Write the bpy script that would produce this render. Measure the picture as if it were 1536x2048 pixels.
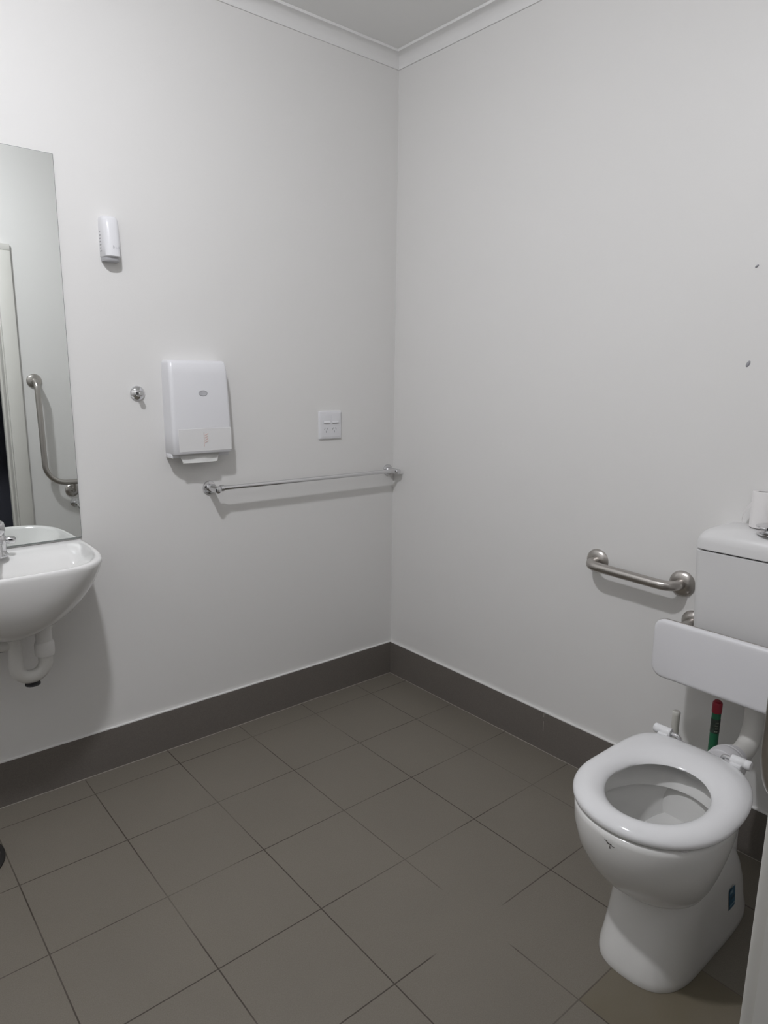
import bpy, bmesh, math, random
from mathutils import Vector, Matrix

for o in list(bpy.data.objects):
    bpy.data.objects.remove(o)
S = bpy.context.scene
C = S.collection
PI = math.pi

# ------------------------------------------------------------------ camera
cam_d = bpy.data.cameras.new('camera')
cam_d.sensor_fit = 'VERTICAL'
cam_d.sensor_height = 24.0
cam_d.lens = 1370.98 / 2048 * 24.0
cam_d.clip_start = 0.02
cam = bpy.data.objects.new('camera', cam_d)
C.objects.link(cam)
r_ = Vector((0.7651203, -0.64377365, 0.01210012))
u_ = Vector((0.11722707, 0.15775254, 0.98049577))
w_ = Vector((0.63312617, 0.74877875, -0.19616737))
cam.matrix_world = Matrix(((r_.x, u_.x, -w_.x, -2.0291), (r_.y, u_.y, -w_.y, -2.3391),
                           (r_.z, u_.z, -w_.z, 1.4041), (0, 0, 0, 1)))
S.camera = cam

# ------------------------------------------------------------------ light, world, exposure
world = bpy.data.worlds.new('world')
S.world = world
world.use_nodes = True
world.node_tree.nodes['Background'].inputs[0].default_value = (0.6, 0.65, 0.75, 1)
world.node_tree.nodes['Background'].inputs[1].default_value = 0.0

LX, LY, CEIL = -1.70, -1.22, 2.672
DOME_R, DOME_H, DOME_STRENGTH, DOME_COL = 0.058, 0.038, 670.0, (0.945, 0.952, 1.0)   # the room's one lamp: a small shallow ceiling dome

S.view_settings.view_transform = 'Standard'
S.view_settings.look = 'None'
S.view_settings.gamma = 1.0
S.view_settings.use_curve_mapping = False
S.view_settings.exposure = 0.0

# ------------------------------------------------------------------ materials
def mat(name, col, rough=0.5, metal=0.0, noise=0.0, nscale=20.0, bump=0.0, bscale=200.0, coat=0.0, spec=0.5, aniso=0.0):
    m = bpy.data.materials.new(name)
    m.use_nodes = True
    nt = m.node_tree
    b = nt.nodes['Principled BSDF']
    b.inputs['Base Color'].default_value = (*col, 1)
    b.inputs['Roughness'].default_value = rough
    b.inputs['Metallic'].default_value = metal
    b.inputs['Coat Weight'].default_value = coat
    b.inputs['Specular IOR Level'].default_value = spec
    b.inputs['Anisotropic'].default_value = aniso
    tc = nt.nodes.new('ShaderNodeTexCoord')
    if noise > 0:
        n = nt.nodes.new('ShaderNodeTexNoise')
        n.inputs['Scale'].default_value = nscale
        n.inputs['Detail'].default_value = 3
        nt.links.new(tc.outputs['Object'], n.inputs['Vector'])
        r = nt.nodes.new('ShaderNodeMapRange')
        r.inputs['To Min'].default_value = 1 - noise
        r.inputs['To Max'].default_value = 1 + noise
        nt.links.new(n.outputs['Fac'], r.inputs['Value'])
        mx = nt.nodes.new('ShaderNodeVectorMath')
        mx.operation = 'SCALE'
        mx.inputs[0].default_value = col
        nt.links.new(r.outputs[0], mx.inputs['Scale'])
        nt.links.new(mx.outputs[0], b.inputs['Base Color'])
    if bump > 0:
        n = nt.nodes.new('ShaderNodeTexNoise')
        n.inputs['Scale'].default_value = bscale
        n.inputs['Detail'].default_value = 2
        nt.links.new(tc.outputs['Object'], n.inputs['Vector'])
        bp = nt.nodes.new('ShaderNodeBump')
        bp.inputs['Strength'].default_value = bump
        bp.inputs['Distance'].default_value = 0.001
        nt.links.new(n.outputs['Fac'], bp.inputs['Height'])
        nt.links.new(bp.outputs[0], b.inputs['Normal'])
    return m

M = {}
M['wall'] = mat('wall_paint', (0.765, 0.757, 0.74), 0.42, noise=0.012, nscale=1.5, bump=0.12, bscale=160, spec=0.35)
M['ceiling'] = mat('ceiling_paint', (0.86, 0.86, 0.845), 0.8)
M['cornice'] = mat('cornice_paint', (0.80, 0.795, 0.785), 0.5)
M['trim'] = mat('gloss_trim_paint', (0.68, 0.67, 0.63), 0.35)
M['porcelain'] = mat('white_porcelain', (0.76, 0.755, 0.74), 0.10, coat=0.3)
M['porcelain_worn'] = mat('white_porcelain_pan', (0.74, 0.735, 0.715), 0.16, noise=0.02, nscale=9)
M['seat'] = mat('glossy_white_seat_plastic', (0.76, 0.76, 0.765), 0.09)
M['plastic'] = mat('white_plastic', (0.76, 0.76, 0.78), 0.28)
M['cistern'] = mat('cistern_plastic', (0.72, 0.715, 0.71), 0.32)
M['panel'] = mat('backrest_laminate', (0.74, 0.735, 0.75), 0.35)
M['pipe'] = mat('white_pvc_pipe', (0.66, 0.65, 0.62), 0.5)
M['pipe_nut'] = mat('white_pvc_nut', (0.74, 0.73, 0.71), 0.4)
M['rubber_white'] = mat('pale_rubber', (0.62, 0.61, 0.62), 0.5)
M['steel'] = mat('brushed_stainless', (0.50, 0.475, 0.45), 0.30, metal=1.0, bump=0.08, bscale=500, aniso=0.3)
M['chrome'] = mat('polished_chrome', (0.70, 0.70, 0.71), 0.09, metal=1.0)
M['mirror'] = mat('mirror_silver', (0.86, 0.885, 0.87), 0.0, metal=1.0)
M['mirror_edge'] = mat('mirror_edge', (0.20, 0.22, 0.21), 0.2)
M['dark'] = mat('dark_rubber', (0.015, 0.014, 0.013), 0.6)
M['dark_plastic'] = mat('dark_gap', (0.06, 0.06, 0.065), 0.5)
M['grey'] = mat('grey_plastic', (0.48, 0.48, 0.50), 0.35)
M['greymid'] = mat('grey_vent', (0.38, 0.38, 0.39), 0.5)
M['paper'] = mat('white_tissue', (0.78, 0.76, 0.75), 0.9, bump=0.3, bscale=150)
M['towel'] = mat('paper_towel', (0.70, 0.70, 0.68), 0.85, bump=0.25, bscale=120)
M['window'] = mat('translucent_window', (0.755, 0.75, 0.745), 0.28)
M['pink'] = mat('faded_red_print', (0.72, 0.56, 0.52), 0.5)
M['green'] = mat('green_plastic', (0.015, 0.13, 0.06), 0.4)
M['red'] = mat('red_plastic_cap', (0.30, 0.012, 0.03), 0.4)
M['label'] = mat('dark_printed_label', (0.035, 0.05, 0.04), 0.5, noise=0.6, nscale=160)
M['labelmark'] = mat('label_print_light', (0.20, 0.22, 0.18), 0.5)
M['brush_white'] = mat('cream_plastic', (0.66, 0.65, 0.60), 0.4)
M['sticker'] = mat('blue_sticker', (0.035, 0.12, 0.20), 0.4)
M['sticker_light'] = mat('blue_sticker_light', (0.22, 0.33, 0.40), 0.4)
M['sticker_dark'] = mat('blue_sticker_dark', (0.02, 0.05, 0.08), 0.4)
M['mark'] = mat('black_scuff', (0.06, 0.05, 0.045), 0.6)
M['corridor'] = mat('corridor_paint', (0.14, 0.145, 0.18), 0.7)
M['corridor_floor'] = mat('corridor_carpet', (0.03, 0.03, 0.035), 0.9)
M['caulk'] = mat('pale_caulk', (0.36, 0.33, 0.29), 0.6, noise=0.25, nscale=14)
M['edge_tile'] = mat('tile_edge', (0.42, 0.39, 0.35), 0.6)
M['water'] = mat('toilet_water', (0.55, 0.56, 0.54), 0.03)
M['hole'] = mat('screw_plug', (0.34, 0.34, 0.36), 0.5)
M['lens'] = mat('lamp_lens', (0.9, 0.9, 0.9), 0.4)
M['lens'].node_tree.nodes['Principled BSDF'].inputs['Emission Color'].default_value = (*DOME_COL, 1)
M['lens'].node_tree.nodes['Principled BSDF'].inputs['Emission Strength'].default_value = DOME_STRENGTH

OX, OY, TS = -1.7195, 0.1235, 0.3

def tile_mat(name, base, floor=True):
    m = bpy.data.materials.new(name)
    m.use_nodes = True
    nt = m.node_tree
    N, Lk = nt.nodes, nt.links
    b = N['Principled BSDF']
    geo = N.new('ShaderNodeTexCoord')
    sep = N.new('ShaderNodeSeparateXYZ')
    Lk.new(geo.outputs['Object'], sep.inputs[0])

    def mth(op, a, bb=None, cc=None):
        n = N.new('ShaderNodeMath')
        n.operation = op
        for i, v in enumerate((a, bb, cc)):
            if v is None:
                continue
            if isinstance(v, (int, float)):
                n.inputs[i].default_value = v
            else:
                Lk.new(v, n.inputs[i])
        return n.outputs[0]

    def line(coord, off, half):
        t = mth('DIVIDE', mth('SUBTRACT', coord, off), TS)
        f = mth('ABSOLUTE', mth('SUBTRACT', mth('FRACT', mth('ADD', t, 0.5)), 0.5))   # 0 on a joint
        d = mth('MULTIPLY', f, TS)
        return mth('SUBTRACT', 1.0, mth('SMOOTHSTEP_', d)) if False else mth('LESS_THAN', d, half), t

    nz = N.new('ShaderNodeTexNoise')
    nz.inputs['Scale'].default_value = 380
    nz.inputs['Detail'].default_value = 2
    Lk.new(geo.outputs['Object'], nz.inputs['Vector'])
    nb = N.new('ShaderNodeTexNoise')
    nb.inputs['Scale'].default_value = 3.0
    nb.inputs['Detail'].default_value = 3
    Lk.new(geo.outputs['Object'], nb.inputs['Vector'])
    val = mth('ADD', mth('MULTIPLY', mth('SUBTRACT', nz.outputs['Fac'], 0.5), 0.45), 1.0)
    val = mth('MULTIPLY', val, mth('ADD', mth('MULTIPLY', mth('SUBTRACT', nb.outputs['Fac'], 0.5), 0.18), 1.0))
    sc = N.new('ShaderNodeVectorMath')
    sc.operation = 'SCALE'
    sc.inputs[0].default_value = base
    Lk.new(val, sc.inputs['Scale'])
    col = sc.outputs[0]
    if floor:
        l1, t1 = line(sep.outputs['X'], OX, 0.0017)
        l2, t2 = line(sep.outputs['Y'], -OY, 0.0017)
        g = mth('MAXIMUM', l1, l2)
        # grout strength: worn and paler in places
        ng = N.new('ShaderNodeTexNoise')
        ng.inputs['Scale'].default_value = 2.3
        Lk.new(geo.outputs['Object'], ng.inputs['Vector'])
        gs = N.new('ShaderNodeMapRange')
        gs.inputs['From Min'].default_value = 0.36
        gs.inputs['From Max'].default_value = 0.56
        gs.inputs['To Min'].default_value = 0.35
        gs.inputs['To Max'].default_value = 1.0
        Lk.new(ng.outputs['Fac'], gs.inputs['Value'])
        # cementy smear where the joints vanish, a tile in front of the toilet pan
        def blob(x, y, r):
            dx = mth('SUBTRACT', sep.outputs['X'], x)
            dy = mth('SUBTRACT', sep.outputs['Y'], y)
            d = mth('SQRT', mth('ADD', mth('MULTIPLY', dx, dx), mth('MULTIPLY', dy, dy)))
            mr = N.new('ShaderNodeMapRange')
            mr.inputs['From Min'].default_value = r * 0.8
            mr.inputs['From Max'].default_value = r
            Lk.new(d, mr.inputs['Value'])
            return mr.outputs[0]
        gsv = mth('MULTIPLY', gs.outputs[0], blob(-0.86, -1.30, 0.15))
        gfac = mth('MULTIPLY', g, gsv)
        # stained yellow-brown tile by the pan foot
        st = mth('MULTIPLY', mth('GREATER_THAN', sep.outputs['X'], OX + TS * 3), mth('LESS_THAN', sep.outputs['Y'], -OY - TS * 5))
        st = mth('MULTIPLY', st, mth('LESS_THAN', sep.outputs['X'], OX + TS * 4.0))
        nst = N.new('ShaderNodeTexNoise')
        nst.inputs['Scale'].default_value = 7
        Lk.new(geo.outputs['Object'], nst.inputs['Vector'])
        st = mth('MULTIPLY', st, mth('ADD', nst.outputs['Fac'], 0.25))
        mixs = N.new('ShaderNodeMix')
        mixs.data_type = 'RGBA'
        Lk.new(st, mixs.inputs[0])
        Lk.new(col, mixs.inputs[6])
        mixs.inputs[7].default_value = (base[0] * 0.84, base[1] * 0.80, base[2] * 0.66, 1)
        mixg = N.new('ShaderNodeMix')
        mixg.data_type = 'RGBA'
        Lk.new(gfac, mixg.inputs[0])
        Lk.new(mixs.outputs[2], mixg.inputs[6])
        mixg.inputs[7].default_value = (0.055, 0.045, 0.035, 1)
        col = mixg.outputs[2]
        bp = N.new('ShaderNodeBump')
        bp.inputs['Strength'].default_value = 0.5
        bp.inputs['Distance'].default_value = 0.0012
        Lk.new(mth('SUBTRACT', mth('MULTIPLY', nz.outputs['Fac'], 0.25), g), bp.inputs['Height'])
        Lk.new(bp.outputs[0], b.inputs['Normal'])
    Lk.new(col, b.inputs['Base Color'])
    b.inputs['Roughness'].default_value = 0.55
    b.inputs['Specular IOR Level'].default_value = 0.35
    return m

M['floor'] = tile_mat('grey_floor_tile', (0.172, 0.155, 0.127), True)
M['skirt'] = tile_mat('grey_skirting_tile', (0.158, 0.142, 0.126), False)

# ------------------------------------------------------------------ helpers
def new_obj(name, bm, m=None, parent=None, smooth=True, angle=40, mats=None):
    bmesh.ops.recalc_face_normals(bm, faces=bm.faces)
    me = bpy.data.meshes.new(name)
    bm.to_mesh(me)
    bm.free()
    if smooth:
        for p in me.polygons:
            p.use_smooth = True
        me.set_sharp_from_angle(angle=math.radians(angle))
    o = bpy.data.objects.new(name, me)
    C.objects.link(o)
    for x in (mats or [m]):
        me.materials.append(x)
    if parent:
        o.parent = parent
        o.matrix_parent_inverse = Matrix.Translation(parent.location).inverted()
    return o

def thing(name, label, cat, loc, group=None):
    o = bpy.data.objects.new(name, None)
    C.objects.link(o)
    o.empty_display_size = 0.05
    o.location = loc
    o['label'] = label
    o['category'] = cat
    if group:
        o['group'] = group
    return o

def tag(o, label, cat, group=None):
    o['label'] = label
    o['category'] = cat
    if group:
        o['group'] = group
    return o

def box(bm, x0, x1, y0, y1, z0, z1, bev=0.0, seg=2, edges=None, mi=0):
    r = bmesh.ops.create_cube(bm, size=1.0)
    vs = r['verts']
    for v in vs:
        v.co = Vector((x0 + (v.co.x + 0.5) * (x1 - x0), y0 + (v.co.y + 0.5) * (y1 - y0), z0 + (v.co.z + 0.5) * (z1 - z0)))
    fs = set(f for v in vs for f in v.link_faces)
    for f in fs:
        f.material_index = mi
    if bev > 0:
        es = set(e for v in vs for e in v.link_edges)
        if edges:
            es = [e for e in es if edges(e)]
        bmesh.ops.bevel(bm, geom=list(es), offset=bev, segments=seg, profile=0.5, affect='EDGES')

def loft(bm, rings, cap0=True, cap1=True, closed=True):
    V = [[bm.verts.new(p) for p in r] for r in rings]
    n = len(V[0])
    for a, b in zip(V[:-1], V[1:]):
        for i in range(n if closed else n - 1):
            j = (i + 1) % n
            bm.faces.new((a[i], a[j], b[j], b[i]))
    if cap0:
        bm.faces.new(V[0])
    if cap1:
        bm.faces.new(V[-1][::-1])
    return V

def frame(d):
    d = d.normalized()
    up = Vector((0, 0, 1)) if abs(d.z) < 0.9 else Vector((1, 0, 0))
    a = d.cross(up).normalized()
    return a, d.cross(a).normalized()

def tube(bm, pts, r, n=20, caps=True):
    """sweep a circle along pts; r a number or one per point"""
    pts = [Vector(p) for p in pts]
    rs = r if isinstance(r, (list, tuple)) else [r] * len(pts)
    rings = []
    a = None
    for i, p in enumerate(pts):
        d = (pts[min(i + 1, len(pts) - 1)] - pts[max(i - 1, 0)]).normalized()
        if a is None:
            a, b = frame(d)
        else:
            a = (a - d * a.dot(d)).normalized()
            b = d.cross(a).normalized()
        rings.append([p + (a * math.cos(2 * PI * k / n) + b * math.sin(2 * PI * k / n)) * rs[i] for k in range(n)])
    loft(bm, rings, caps, caps)

def lathe(bm, prof, origin, axis, n=32, cap0=True, cap1=True):
    """prof: list of (radius, distance along axis)"""
    ax = Vector(axis).normalized()
    a, b = frame(ax)
    o = Vector(origin)
    rings = [[o + ax * h + (a * math.cos(2 * PI * k / n) + b * math.sin(2 * PI * k / n)) * max(rr, 1e-4) for k in range(n)] for rr, h in prof]
    loft(bm, rings, cap0, cap1)

def fillet(pts, rad, seg=10):
    """round the corners of a polyline"""
    pts = [Vector(p) for p in pts]
    out = [pts[0]]
    for i in range(1, len(pts) - 1):
        p0, p1, p2 = pts[i - 1], pts[i], pts[i + 1]
        r = rad[i - 1] if isinstance(rad, (list, tuple)) else rad
        d0, d1 = (p0 - p1).normalized(), (p2 - p1).normalized()
        ang = d0.angle(d1)
        t = r / math.tan(ang / 2)
        a, b = p1 + d0 * t, p1 + d1 * t
        c = p1 + (d0 + d1).normalized() * (r / math.sin(ang / 2))
        va, vb = a - c, b - c
        tot = va.angle(vb)
        for k in range(seg + 1):
            f = k / seg
            out.append(c + (va * math.sin((1 - f) * tot) + vb * math.sin(f * tot)) / math.sin(tot))
    out.append(pts[-1])
    return out

def rrect(u0, u1, v0, v1, r, n=8):
    """rounded rectangle, r = one radius or (for corners u1v1, u0v1, u0v0, u1v0)"""
    rs = r if isinstance(r, (tuple, list)) else (r,) * 4
    out = []
    for q, (cu, cv, a0) in enumerate(((u1, v1, 0), (u0, v1, 90), (u0, v0, 180), (u1, v0, 270))):
        rr = rs[q]
        cx = cu - rr if cu == u1 else cu + rr
        cy = cv - rr if cv == v1 else cv + rr
        for k in range(n + 1):
            a = math.radians(a0 + 90 * k / n)
            out.append((cx + rr * math.cos(a), cy + rr * math.sin(a)))
    return out

def super_ring(z, xf, xm, xb, hw, ef, eb, yc, n=96):
    out = []
    for k in range(n):
        t = 2 * PI * k / n
        c, s = math.cos(t), math.sin(t)
        a, e = ((xm - xf), ef) if c > 0 else ((xb - xm), eb)
        out.append(Vector((xm - a * math.copysign(abs(c) ** (2 / e), c), yc + hw * math.copysign(abs(s) ** (2 / e), s), z)))
    return out

def structure(o):
    o['kind'] = 'structure'
    return o

# ------------------------------------------------------------------ room shell
XW, YS = -2.75, -2.07          # left-hand far wall, door wall
YO = YS - 0.13                 # outer face of the door wall
DX0, DX1, DZ = -2.10, -1.128, 2.045   # clear opening

bm = bmesh.new(); box(bm, XW - 0.1, 0.1, YO, 0.1, -0.1, 0.0)
structure(new_obj('floor', bm, M['floor'], smooth=False))
bm = bmesh.new(); box(bm, XW - 0.1, 0.1, YO, 0.1, CEIL, CEIL + 0.1)
structure(new_obj('ceiling', bm, M['ceiling'], smooth=False))
bm = bmesh.new(); box(bm, XW - 0.1, 0.1, 0.0, 0.1, 0, CEIL)
structure(new_obj('wall_left', bm, M['wall'], smooth=False))
bm = bmesh.new(); box(bm, 0.0, 0.1, YS, 0.0, 0, CEIL)
structure(new_obj('wall_right', bm, M['wall'], smooth=False))
bm = bmesh.new(); box(bm, XW - 0.1, XW, YS, 0.0, 0, CEIL)
structure(new_obj('wall_far_left', bm, M['wall'], smooth=False))
bm = bmesh.new()
box(bm, XW - 0.1, DX0 - 0.02, YO, YS, 0, CEIL)
box(bm, DX1 + 0.02, 0.1, YO, YS, 0, CEIL)
box(bm, DX0 - 0.02, DX1 + 0.02, YO, YS, DZ + 0.02, CEIL)
structure(new_obj('wall_door_side', bm, M['wall'], smooth=False))

# door opening: lining with architraves
d1 = bpy.data.objects.new('door_1', None)
C.objects.link(d1); d1.location = ((DX0 + DX1) / 2, YS, 0); structure(d1)
bm = bmesh.new()
box(bm, DX0 - 0.02, DX0, YO, YS, 0, DZ)
box(bm, DX1, DX1 + 0.02, YO, YS, 0, DZ)
box(bm, DX0 - 0.02, DX1 + 0.02, YO, YS, DZ, DZ + 0.02)
new_obj('door_lining', bm, M['trim'], d1, smooth=False)
bm = bmesh.new()
box(bm, DX0, DX0 + 0.012, YO + 0.045, YO + 0.075, 0, DZ - 0.012, 0.002)
box(bm, DX1 - 0.012, DX1, YO + 0.045, YO + 0.075, 0, DZ - 0.012, 0.002)
box(bm, DX0, DX1, YO + 0.045, YO + 0.075, DZ - 0.012, DZ, 0.002)
new_obj('door_stop', bm, M['trim'], d1, smooth=False)
AW = 0.075
for nm, (x0, x1, z0, z1) in {'a': (DX1 + 0.006, DX1 + 0.006 + AW, 0, DZ + 0.006 + 0.0), 'b': (DX0 - 0.006 - AW, DX0 - 0.006, 0, DZ + 0.006)}.items():
    bm = bmesh.new(); box(bm, x0, x1, YS, YS + 0.018, z0, z1, 0.003)
    new_obj('architrave', bm, M['trim'], d1)
bm = bmesh.new(); box(bm, DX0 - 0.006 - AW, DX1 + 0.006 + AW, YS, YS + 0.018, DZ + 0.006, DZ + 0.006 + AW * 0.45, 0.003)
new_obj('architrave', bm, M['trim'], d1)

# dim corridor outside the door
bm = bmesh.new(); box(bm, -4.2, 1.2, -4.2, YO, -0.1, 0.0)
structure(new_obj('trim_1', bm, M['corridor_floor'], smooth=False))
for nm, q in (('wall_corridor', (-4.2, 1.2, -4.3, -4.2, 0, 2.7)), ('wall_corridor_end', (-4.3, -4.2, -4.2, YO, 0, 2.7)),
              ('wall_corridor_side', (1.2, 1.3, -4.2, YO, 0, 2.7))):
    bm = bmesh.new(); box(bm, *q)
    structure(new_obj(nm, bm, M['corridor'], smooth=False))
bm = bmesh.new(); box(bm, -4.3, 1.3, -4.3, YO, 2.7, 2.8)
structure(new_obj('trim_2', bm, M['corridor'], smooth=False))

# cornice: cove profile around the room, mitred
ZB = 2.6216
prof = [(0.0, ZB), (0.0055, ZB), (0.0065, ZB + 0.003)]
for k in range(9):
    a = math.radians(90 * k / 8)
    R_ = 0.037
    prof.append((0.0065 + R_ * (1 - math.cos(a)), ZB + 0.004 + R_ * math.sin(a)))
prof += [(0.0500, ZB + 0.0415), (0.0510, ZB + 0.0445), (0.0510, CEIL + 0.0), (0.0, CEIL + 0.0)]
bm = bmesh.new()
rings = []
for (cx, cy, sx, sy) in ((0, 0, -1, -1), (0, YS, -1, 1), (XW, YS, 1, 1), (XW, 0, 1, -1)):
    rings.append([Vector((cx + sx * d, cy + sy * d, z)) for d, z in prof])
rings.append(rings[0])
V = [[bm.verts.new(p) for p in r] for r in rings[:4]]
for i in range(4):
    a, b = V[i], V[(i + 1) % 4]
    for k in range(len(prof) - 1):
        bm.faces.new((a[k], a[k + 1], b[k + 1], b[k]))
structure(new_obj('trim_3', bm, M['cornice'], angle=25))

# tiled skirting, 156 mm, with a pale caulk line at top and foot
SH, ST = 0.156, 0.009
def skirting(name, x0, x1, y0, y1):
    bm = bmesh.new(); box(bm, x0, x1, y0, y1, 0, SH)
    return structure(new_obj(name, bm, M['skirt'], smooth=False))
skirting('baseboard_left', XW, 0, -ST, 0)
skirting('baseboard_right', -ST, 0, YS, -ST)
skirting('baseboard_far_left', XW, XW + ST, YS, -ST)
skirting('baseboard_door_side', DX1 + 0.006 + AW, -ST, YS, YS + ST)
def strip(name, qs, m):
    bm = bmesh.new()
    for q in qs:
        box(bm, *q)
    return structure(new_obj(name, bm, m, smooth=False))
strip('trim_4', [(XW, 0, -ST - 0.0022, -ST, 0, 0.0016), (-ST - 0.0022, -ST, YS, -ST, 0, 0.0016)], M['caulk'])
# slim mortar bead on top of the skirting tiles
strip('trim_5', [(XW, 0, -ST - 0.0003, 0, SH, SH + 0.0035), (-ST - 0.0003, 0, YS, -ST, SH, SH + 0.0035)], M['wall'])
# joints between skirting tiles
j = []
for k in range(9):
    x = OX + TS * (k - 3)
    if x < -0.02:
        j.append((x - 0.0006, x + 0.0006, -ST - 0.0002, -0.001, 0.002, SH))
for k in range(7):
    y = -0.335 - TS * k
    if y > YS:
        j.append((-ST - 0.0002, -0.001, y - 0.0006, y + 0.0006, 0.002, SH))
strip('trim_6', j, M['skirt'])
# paint/grout dribble on the right skirting
strip('trim_7', [(-ST - 0.0006, -ST, -0.905, -0.9035, SH - 0.018, SH), (-ST - 0.0006, -ST, -0.9055, -0.904, SH - 0.075, SH - 0.035)], M['edge_tile'])

# ------------------------------------------------------------------ ceiling light
dl = thing('ceiling_light', 'small round white dome light on the ceiling', 'light', (LX, LY, CEIL))
bm = bmesh.new()
lathe(bm, [(0.0, 0.0), (0.088, 0.0), (0.088, 0.004), (0.083, 0.008), (0.0, 0.008)], (LX, LY, CEIL), (0, 0, -1), 48)
new_obj('mounting_base', bm, M['plastic'], dl)
bm = bmesh.new()
lathe(bm, [(DOME_R * math.cos(k * PI / 20), 0.008 + DOME_H * math.sin(k * PI / 20)) for k in range(11)], (LX, LY, CEIL), (0, 0, -1), 40)
new_obj('dome', bm, M['lens'], dl)

# ------------------------------------------------------------------ mirror
BX = -1.63                     # basin centre line
mr = thing('wall_mirror', 'tall frameless mirror on the left wall above the basin', 'mirror', (BX, 0, 0.862))
MX0, MX1, MZ0, MZ1 = -1.895, -1.3655, 0.8625, 2.039
bm = bmesh.new(); box(bm, MX0, MX1, -0.0055, 0, MZ0, MZ1, 0.0012, 1)
new_obj('mirror_backing', bm, M['mirror_edge'], mr, smooth=False)
bm = bmesh.new(); box(bm, MX0 + 0.0015, MX1 - 0.0015, -0.0060, -0.0050, MZ0 + 0.0045, MZ1 - 0.0015)
new_obj('mirror_glass', bm, M['mirror'], mr, smooth=False)

# ------------------------------------------------------------------ basin
bs = thing('wash_basin', 'white ceramic wall-hung basin with rounded sides below the mirror', 'basin', (BX, 0, 0.6))
def basin_ring(z, hw, dep, e=2.6, n=72, y0=0.0, dx=0.0):
    """half super-ellipse from the wall (y0) out to y=-dep, closed along the wall"""
    out = []
    for k in range(n + 1):
        t = PI * k / n
        c, s = math.cos(t), math.sin(t)
        ys = s ** (2 / e) if s > 0 else 0
        out.append(Vector((BX + dx + hw * math.copysign(abs(c) ** (2 / e), c), y0 - (dep + y0) * ys, z)))
    m = 12
    for k in range(1, m):
        out.append(Vector((BX + dx - hw + 2 * hw * k / m, y0, z)))
    return out
RZ = 0.858
def rim(zz, ins):
    return zz, ins
outer = [(0.630, 0.02, 0.17, 2.0), (0.632, 0.06, 0.205, 2.0), (0.640, 0.105, 0.240, 2.0), (0.655, 0.145, 0.272, 2.0), (0.675, 0.180, 0.298, 2.2), (0.700, 0.208, 0.320, 2.4),
         (0.735, 0.231, 0.338, 2.7), (0.775, 0.2475, 0.350, 3.2), (0.815, 0.2585, 0.3565, 3.7), (0.842, 0.2625, 0.3585, 4.1), (0.852, 0.2625, 0.3580, 4.2), (0.857, 0.2600, 0.3555, 4.2), (0.8585, 0.2560, 0.3515, 4.2)]
rings = [basin_ring(z, hw, d, e) for z, hw, d, e in outer]
# inner bowl (set forward of the tap ledge)
inner = [(0.8580, 0.2500, 0.3455, 4.0, 0.0), (0.8560, 0.245, 0.340, 3.8, -0.02), (0.850, 0.238, 0.333, 3.6, -0.065), (0.830, 0.224, 0.320, 3.2, -0.105), (0.80, 0.192, 0.302, 2.6, -0.120),
         (0.765, 0.165, 0.285, 2.4, -0.130), (0.738, 0.125, 0.260, 2.2, -0.142), (0.725, 0.075, 0.232, 2.0, -0.160), (0.720, 0.025, 0.212, 2.0, -0.178)]
rings += [basin_ring(z, hw, d, e, y0=y0) for z, hw, d, e, y0 in inner]
bm = bmesh.new()
loft(bm, rings)
new_obj('basin_bowl', bm, M['porcelain'], bs, angle=60)
bm = bmesh.new()
lathe(bm, [(0.012, 0), (0.026, 0.0), (0.028, 0.003), (0.02, 0.005), (0.0, 0.004)], (BX, -0.195, 0.7205), (0, 0, 1), 32)
new_obj('drain_flange', bm, M['chrome'], bs)
# trap: tailpiece down, U bend, riser, elbow back to the wall
TY = -0.150
x1, x2 = -1.541, -1.624
bm = bmesh.new()
path = fillet([(x1, TY, 0.655), (x1, TY, 0.485), (x2, TY - 0.005, 0.485), (x2, TY - 0.005, 0.64), (x2 - 0.05, TY, 0.645)], [0.0405, 0.0405, 0.02], 12)
path = fillet([(x1, TY, 0.655), (x1, TY, 0.486), (x2, TY - 0.005, 0.486), (x2, TY - 0.005, 0.648)], [0.0412, 0.0412], 14)
tube(bm, path, 0.0205, 24)
new_obj('trap_bend', bm, M['pipe'], bs)
bm = bmesh.new()
lathe(bm, [(0.022, 0), (0.027, 0.001), (0.0285, 0.010), (0.0285, 0.036), (0.0255, 0.044), (0.0235, 0.046), (0.0235, 0.085), (0.0265, 0.087), (0.0265, 0.104), (0.022, 0.106)], (x1, TY, 0.545), (0, 0, 1), 28)
new_obj('trap_nut', bm, M['pipe_nut'], bs)
bm = bmesh.new()
tube(bm, fillet([(x2, TY - 0.003, 0.60), (x2 - 0.06, TY, 0.602), (x2 - 0.11, TY + 0.02, 0.60), (x2 - 0.12, 0.0, 0.60)], [0.02, 0.03], 6), 0.017, 20)
new_obj('waste_outlet', bm, M['pipe'], bs)
for dz, s in ((0.622, 0.030), (0.575, 0.034)):
    bm = bmesh.new()
    tube(bm, fillet([(x2 - 0.022, TY + 0.03, dz + 0.004), (x2 - 0.08, TY + 0.03, dz + 0.008), (x2 - 0.11, TY + 0.08, dz - 0.06), (x2 - 0.11, 0.0, dz - 0.08)], [0.03, 0.03], 6), 0.009, 12)
    new_obj('flexible_hose', bm, M['dark_plastic'], bs)
bm = bmesh.new()
lathe(bm, [(0.0, 0), (0.022, 0.0), (0.022, 0.004), (0.0, 0.006)], ((x1 + x2) / 2, TY, 0.4585), (0, 0, 1), 20)
new_obj('trap_plug', bm, M['dark_plastic'], bs)

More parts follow.
